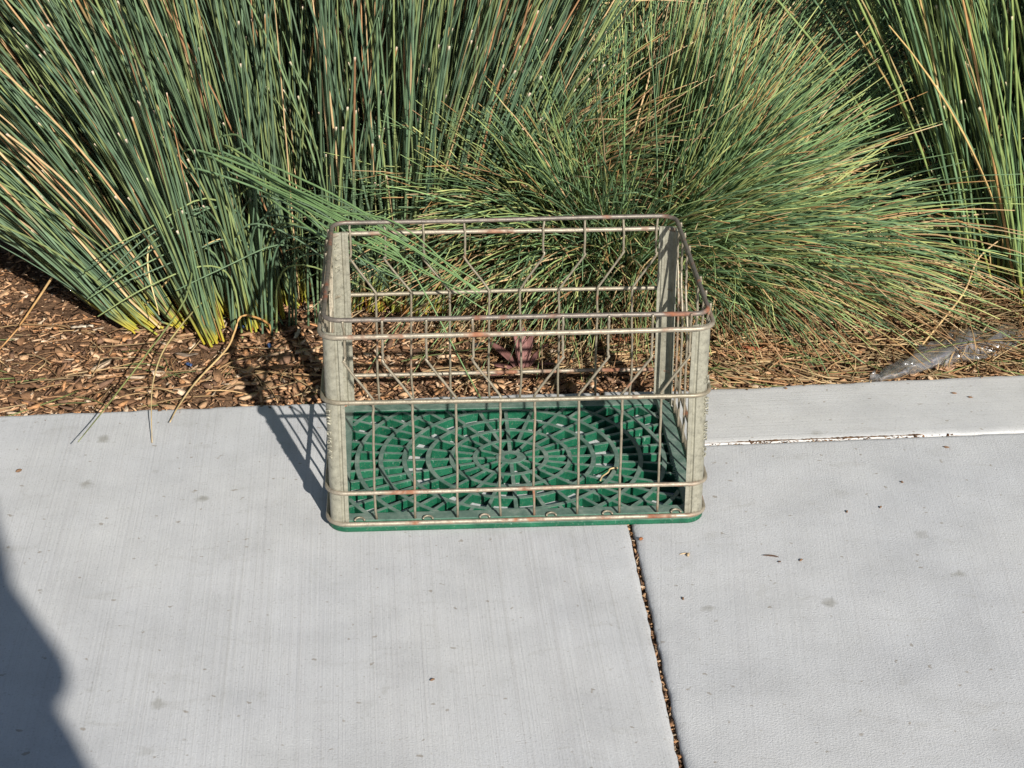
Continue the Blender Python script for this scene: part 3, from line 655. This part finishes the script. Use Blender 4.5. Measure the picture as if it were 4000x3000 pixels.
def leaf_mesh(L, Wd, curl, fold, col, n=9):
    V = []; F = []; ph = rs.uniform(0, 6)
    for i in range(n):
        t = i/(n-1); w = Wd*.5*math.sin(PI*min(1, t*.96+.02))**.8; x = (t-.5)*L; z = curl*(t-.5)**2*4
        for s_ in (-1, -.5, 0, .5, 1): V.append((x, s_*w+.04*L*math.sin(t*3+ph)*.3, z+fold*abs(s_)*w+.0008*math.sin(9*t+s_*3+ph)))
    k = len(V); V += [(x, y, z-.0006) for x, y, z in V]
    for i in range(n-1):
        for j in range(4):
            a = i*5+j; F.append((a, a+1, a+6, a+5)); F.append((k+a+5, k+a+6, k+a+1, k+a))
    bd = [j for j in range(5)]+[i*5+4 for i in range(1, n)]+[(n-1)*5+j for j in range(3, -1, -1)]+[i*5 for i in range(n-2, 0, -1)]
    for a, b in zip(bd, bd[1:]+bd[:1]): F.append((b, a, k+a, k+b))
    me = mesh(V, F); ca = me.color_attributes.new('tint', 'FLOAT_COLOR', 'POINT')
    ca.data.foreach_set('color', np.tile(np.array([*col, 1], np.float32), len(V)))
    me.polygons.foreach_set('use_smooth', np.ones(len(F), bool)); return me
def leaf(u, v, L, Wd, rz, col, label, z=.008, curl=.004, fold=.25, rx=0):
    p = at_z(u, v, -.006); o = link('fallen_leaf', leaf_mesh(L, Wd, curl, fold, col), LEAFM); o.location = (p[0], p[1], mh(p[0], p[1])+z); o.rotation_euler = (rx, 0, rz)
    return tag(o, label, 'leaf', 'fallen leaves')
leaf(2935, 1402, .030, .011, -.25, (.42, .14, .07), 'reddish brown fallen leaf beside the right edge of the crate', .014)
leaf(2812, 1372, .026, .018, .4, (.52, .34, .19), 'pale tan curled leaf touching the crate at right', .016, .008)
leaf(3690, 1452, .034, .020, .2, (.50, .31, .20), 'broad tan leaf under the clear plastic wrapper', .010, .006)
leaf(3560, 1470, .022, .010, .1, (.48, .31, .19), 'small tan leaf at the slab edge near the wrapper tail', .010)
leaf(3620, 1190, .024, .012, 1.4, (.20, .08, .05), 'dark brown leaf in straw above the plastic wrapper', .03)
leaf(3400, 1235, .034, .014, -.4, (.50, .34, .20), 'pale leaf lying in straw right of the low mound', .025)
leaf(3840, 1305, .022, .009, .1, (.42, .15, .08), 'small red leaf just above the plastic wrapper', .02)
leaf(3985, 1080, .030, .018, 1.2, (.28, .15, .09), 'curled brown leaf at the right picture edge', .05, .01)
leaf(2440, 1370, .055, .016, .45, (.28, .11, .055), 'orange-brown curled leaf seen through the back of the crate', .016, .012, .5)
leaf(2580, 1490, .016, .008, .9, (.52, .13, .03), 'small bright orange leaf seen through the right side of the crate', .012)
leaf(1875, 1225, .034, .014, -.2, (.48, .27, .12), 'orange-tan leaf by the purple scrap', .014)
leaf(2330, 1350, .030, .016, .8, (.44, .29, .18), 'pale brown leaf behind the middle of the crate', .016, .009)
leaf(730, 1405, .036, .011, -.12, (.22, .17, .13), 'flat grey-brown bark sliver at the foot of the left rush', .012, .002, .05)
# purple-brown seedling behind the crate
c0 = at_z(2045, 1440, -.004); seedling = empty('leafy_seedling', (c0[0], c0[1], mh(c0[0], c0[1])), 'small seedling with dull purple-brown strap leaves behind the crate', 'seedling')
for a, L, el, wd in ((2.5, .072, .55, .018), (2.0, .06, 1.15, .014), (1.6, .07, 1.2, .013), (1.1, .065, 1.1, .015), (3.0, .06, .25, .014), (-.3, .05, .5, .012), (.5, .055, .8, .013), (3.5, .055, .15, .013)):
    me = leaf_mesh(L, wd, -.006, .25, tuple(np.array((.20, .095, .085))*rs.uniform(.8, 1.2)), 9); me.transform(Matrix.Translation((L/2, 0, 0)))
    me.transform(Matrix.Rotation(a, 4, 'Z') @ Matrix.Rotation(-el, 4, 'Y')); me.transform(Matrix.Translation((c0[0], c0[1], mh(c0[0], c0[1])+.004)))
    link('leaf', me, LEAFM, seedling)

# ------------------------------------------------------------------ litter
def scrap(name, u, v, L, Wd, rz, col, label, cat, z=.004, mat=None, rough=.5, on=None, wave=.002):
    p = at_z(u, v, 0 if on is not None else -.006); n = 7; V = []; F = []
    for i in range(n):
        for j in range(4):
            x = (i/(n-1)-.5)*L; y = (j/3-.5)*Wd*(1-.35*abs(i/(n-1)-.5)*2*rs.random()); V.append((x, y, wave*math.sin(3*i+j*2)+rs.normal(0, wave*.3)))
    k = len(V); V += [(x, y, zz-.0005) for x, y, zz in V]
    for i in range(n-1):
        for j in range(3):
            a = i*4+j; F += [(a, a+1, a+5, a+4)[::-1], (k+a, k+a+1, k+a+5, k+a+4)]
    bd = [0, 1, 2, 3]+[i*4+3 for i in range(1, n)]+[(n-1)*4+j for j in (2, 1, 0)]+[i*4 for i in range(n-2, 0, -1)]
    for a, b in zip(bd, bd[1:]+bd[:1]): F.append((a, b, k+b, k+a))
    me = mesh(V, F); zmin = min(q_[2] for q_ in V); o = link(name, me, mat or plain(name+'_surface', col, rough), None, True)
    o.location = (p[0], p[1], (.0004-zmin) if on is not None else mh(p[0], p[1])+z); o.rotation_euler = (0, 0, rz); return tag(o, label, cat)
scrap('plastic_scrap', 1745, 1197, .040, .016, -.15, (.13, .06, .30), 'purple plastic scrap half buried at the rush foot behind the crate', 'scrap', .014, wave=.004)
scrap('bottle_cap_piece', 1868, 1368, .018, .012, .9, (.06, .06, .06), 'black and white striped plastic fragment in the mulch behind the crate', 'scrap', .012)
for u, v, lb in ((520, 1318, 'left of the tall rush foot'), (740, 1442, 'below the left rush'), (940, 1318, 'between the two tall clumps'), (1055, 1388, 'in the crate shadow'), (3590, 1358, 'left of the plastic wrapper')):
    scrap('blue_bit', u, v, .012, .006, rs.uniform(0, 3), (.05, .09, .20), 'tiny faded blue plastic bit in the mulch '+lb, 'scrap', .013)
for u, v, lb in ((1165, 1350, 'long pale splinter upright beside the crate corner post'), (325, 1320, 'pale chip on the mulch left of the rush')):
    scrap('wood_splinter', u, v, .034, .006, 1.4 if u > 1000 else .2, (.55, .46, .36), lb, 'splinter', .014)
DRY = plain('dry_plant_bit', (.16, .09, .05), .8); PALE = plain('pale_plant_bit', (.42, .31, .19), .8); DARKB = plain('dark_seed', (.07, .035, .02), .6)
def seed(u, v, L, r, rz, mat, label, cat, name):
    p = at_z(u, v, 0); t = np.linspace(0, 1, 7); P = [((x-.5)*L, .12*L*math.sin(x*2.5), r*.9) for x in t]; V, F = tube(P, [r*(.25+.75*math.sin(PI*x)**.7) for x in t], 6)
    o = link(name, mesh(V, F), mat, None, True); o.location = (p[0], p[1], .0004); o.rotation_euler = (0, 0, rz); return tag(o, label, cat)
seed(75, 1845, .009, .0022, .6, DRY, 'small brown seed lying alone at the left on the concrete', 'seed', 'seed')
seed(3010, 2177, .020, .0011, -.35, DARKB, 'thin dark twig on the right slab', 'twig', 'twig')
seed(3045, 2198, .004, .0010, .2, DARKB, 'black speck just below the thin dark twig', 'speck', 'speck')
seed(2675, 2167, .014, .0008, .1, PALE, 'thin pale stalk bit right of the joint', 'plant bit', 'plant_bit')
seed(2690, 2173, .007, .0020, 1.2, PALE, 'curled pale seed husk right of the joint below the crate', 'husk', 'seed_husk')
seed(2504, 2112, .006, .0022, .4, plain('rusty_seed', (.25, .09, .03)), 'rust-brown seed beside the joint just below the crate', 'seed', 'seed')
for u, v, L, lb in ((3310, 2002, .006, 'tiny brown seed on the right slab, left of its pair'), (3441, 1985, .005, 'tiny brown seed on the right slab, right of its pair'), (3697, 1749, .008, 'dark seed just below the joint at far right'), (3130, 2192, .006, 'ochre speck on the slab right of the twig'), (3524, 1886, .005, 'brown crumb on the right slab near the dirt smear'), (2670, 2342, .006, 'brown crumb on the slab right of the joint, mid height'), (1690, 2660, .006, 'brown crumb at the bottom of the left slab'), (3727, 1538, .008, 'orange-brown crumb on the concrete strip'), (3790, 1554, .007, 'second orange crumb on the concrete strip, farther right')):
    seed(u, v, L, .0013, rs.uniform(0, 3), DRY, lb, 'speck', 'speck')
# dried dirt smear and a stalk inside the crate
pts = [at_z(u, v, .0150) for u, v in ((2345, 1878), (2352, 1862), (2375, 1845), (2383, 1832), (2405, 1827), (2412, 1829))]
V, F = tube(catmull(pts, 4), .0011, 6); tag(link('dry_stalk', mesh(V, F), plain('dry_stalk_tan', (.42, .32, .17), .8), None, True), 'bent dry tan stalk lying on the green base inside the crate', 'stalk')

# clear plastic wrapper
n, m = 60, 15; V = []
A0 = at_z(3400, 1489, 0); A1 = at_z(3560, 1440, 0); A2 = at_z(3720, 1395, 0); A3 = at_z(3850, 1378, 0); A4 = at_z(3985, 1335, 0)
sp = catmull([A0, A1, A2, A3, A4], 15)[:n]; wdt = np.interp(np.linspace(0, 1, n), [0, .15, .35, .6, .8, 1], [.004, .020, .034, .052, .050, .026])
hgt = np.interp(np.linspace(0, 1, n), [0, .2, .6, 1], [.004, .014, .028, .020]); cr = rs.normal(0, 1, (n, m)); cr = sum(np.roll(cr, k, 0) for k in range(7))/2.6
for i in range(n):
    T = sp[min(i+1, n-1)]-sp[max(i-1, 0)]; T /= np.linalg.norm(T); N = np.array([-T[1], T[0], 0])
    for j in range(m):
        a = 2*PI*j/m; r_ = 1+.20*cr[i, j]; y_ = math.cos(a)*wdt[i]*r_*.62; z_ = max(0, math.sin(a)*.5+.5)*hgt[i]*r_*1.15
        P_ = sp[i]+N*y_; gz = max(mh(P_[0], P_[1]), .0 if P_[1] < edge_y(P_[0]) else -1)+.010
        V.append((P_[0], P_[1], gz+z_+.0020*cr[i, (j*2) % m]))
F = [(i*m+j, i*m+(j+1) % m, (i+1)*m+(j+1) % m, (i+1)*m+j) for i in range(n-1) for j in range(m)]
tag(link('plastic_wrapper', mesh(V, F), FILM, None, True), 'crumpled clear plastic wrapper on the mulch at the slab edge, far right', 'wrapper')

# ------------------------------------------------------------------ the photographer, whose shadow falls on the slab
def person(x, y):
    J = {}; E_ = []; Rr = []
    pts = [('pelvis', (0, 0, .93), .235), ('waist', (0, .0, 1.07), .238), ('chest', (0, -.01, 1.23), .165), ('upper', (0, -.01, 1.36), .135), ('neck', (0, 0, 1.46), .055), ('head0', (0, .02, 1.53), .075), ('head1', (0, .025, 1.61), .092), ('head2', (0, .01, 1.68), .06)]
    con = [('pelvis', 'waist'), ('waist', 'chest'), ('chest', 'upper'), ('upper', 'neck'), ('neck', 'head0'), ('head0', 'head1'), ('head1', 'head2')]
    for s, nm in ((-1, 'l'), (1, 'r')):
        pts += [(nm+'sho', (s*.155, -.01, 1.40), .056), (nm+'arm', (s*.142, .0, 1.28), .042), (nm+'elb', (s*.175, .03, 1.165), .043), (nm+'wri', (s*.075, .235, 1.175), .030), (nm+'palm', (s*.055, .268, 1.20), .026)]
        con += [('upper', nm+'sho'), (nm+'sho', nm+'arm'), (nm+'arm', nm+'elb'), (nm+'elb', nm+'wri'), (nm+'wri', nm+'palm')]
        for f in range(4):
            pts += [(f'{nm}f{f}a', (s*.050, .292-.004*f, 1.245-.020*f), .0095), (f'{nm}f{f}b', (s*.030, .312-.004*f, 1.250-.020*f), .0085)]
            con += [(nm+'palm', f'{nm}f{f}a'), (f'{nm}f{f}a', f'{nm}f{f}b')]
        pts += [(nm+'th', (s*.045, .262, 1.225), .0105), (nm+'th2', (s*.028, .270, 1.245), .0095)]; con += [(nm+'palm', nm+'th'), (nm+'th', nm+'th2')]
        pts += [(nm+'hip', (s*.095, 0, .87), .095), (nm+'kne', (s*.11, .02, .48), .062), (nm+'ank', (s*.12, -.02, .09), .042), (nm+'toe', (s*.135, .14, .035), .036)]
        con += [('pelvis', nm+'hip'), (nm+'hip', nm+'kne'), (nm+'kne', nm+'ank'), (nm+'ank', nm+'toe')]
    idx = {p[0]: i for i, p in enumerate(pts)}
    me = bpy.data.meshes.new('body'); me.from_pydata([p[1] for p in pts], [(idx[a], idx[b]) for a, b in con], [])
    o = bpy.data.objects.new('tmp', me); COL.objects.link(o); md = o.modifiers.new('s', 'SKIN'); md.use_smooth_shade = True
    for i, p in enumerate(pts):
        sv = me.skin_vertices[0].data[i]; sv.radius = (p[2], p[2]*(.72 if p[0] in ('pelvis', 'waist', 'chest', 'upper') else 1)); sv.use_root = p[0] == 'pelvis'
    o.modifiers.new('u', 'SUBSURF').levels = 2; o.modifiers['u'].render_levels = 2
    bpy.context.view_layer.update(); dg = bpy.context.evaluated_depsgraph_get(); me2 = bpy.data.meshes.new_from_object(o.evaluated_get(dg)); bpy.data.objects.remove(o)
    me2.materials.clear()
    for mt in (plain('skin', (.42, .24, .16), .5), plain('dark_shirt', (.06, .07, .10), .9), plain('trousers', (.05, .06, .10), .9), plain('hair', (.03, .02, .015), .6), plain('shoes', (.03, .03, .03), .6)): me2.materials.append(mt)
    for p in me2.polygons:
        c = p.center; z = c.z; arm = math.hypot(c.x, c.y) > .17 and c.y > .12 and z > 1.0
        p.material_index = 4 if z < .085 else 2 if z < .95 else 0 if arm else 1 if z < 1.44 else 3 if (z > 1.64 or (z > 1.5 and c.y < -.01)) else 0
        p.use_smooth = True
    zmin = min(v.co.z for v in me2.vertices); me2.transform(Matrix.Translation((0, 0, -zmin)))
    o = bpy.data.objects.new('person', me2); COL.objects.link(o); o.location = (x, y, .001)
    return tag(o, 'person in dark shirt behind the camera, whose shadow falls at lower left', 'person')
person(-.025, -2.62)
bm = bmesh.new(); bmesh.ops.create_cube(bm, size=1); bmesh.ops.scale(bm, vec=(.074, .008, .158), verts=bm.verts); bmesh.ops.bevel(bm, geom=bm.edges[:], offset=.003, segments=2, affect='EDGES')
me = bpy.data.meshes.new('phone'); bm.to_mesh(me); bm.free(); ph_ = link('phone', me, plain('phone_black', (.02, .02, .02), .3)); ph_.location = tuple(CAM-AX_F*.03); ph_.rotation_euler = (-PITCH, 0, -YAW)
tag(ph_, 'black phone held up by the person at the camera', 'phone')
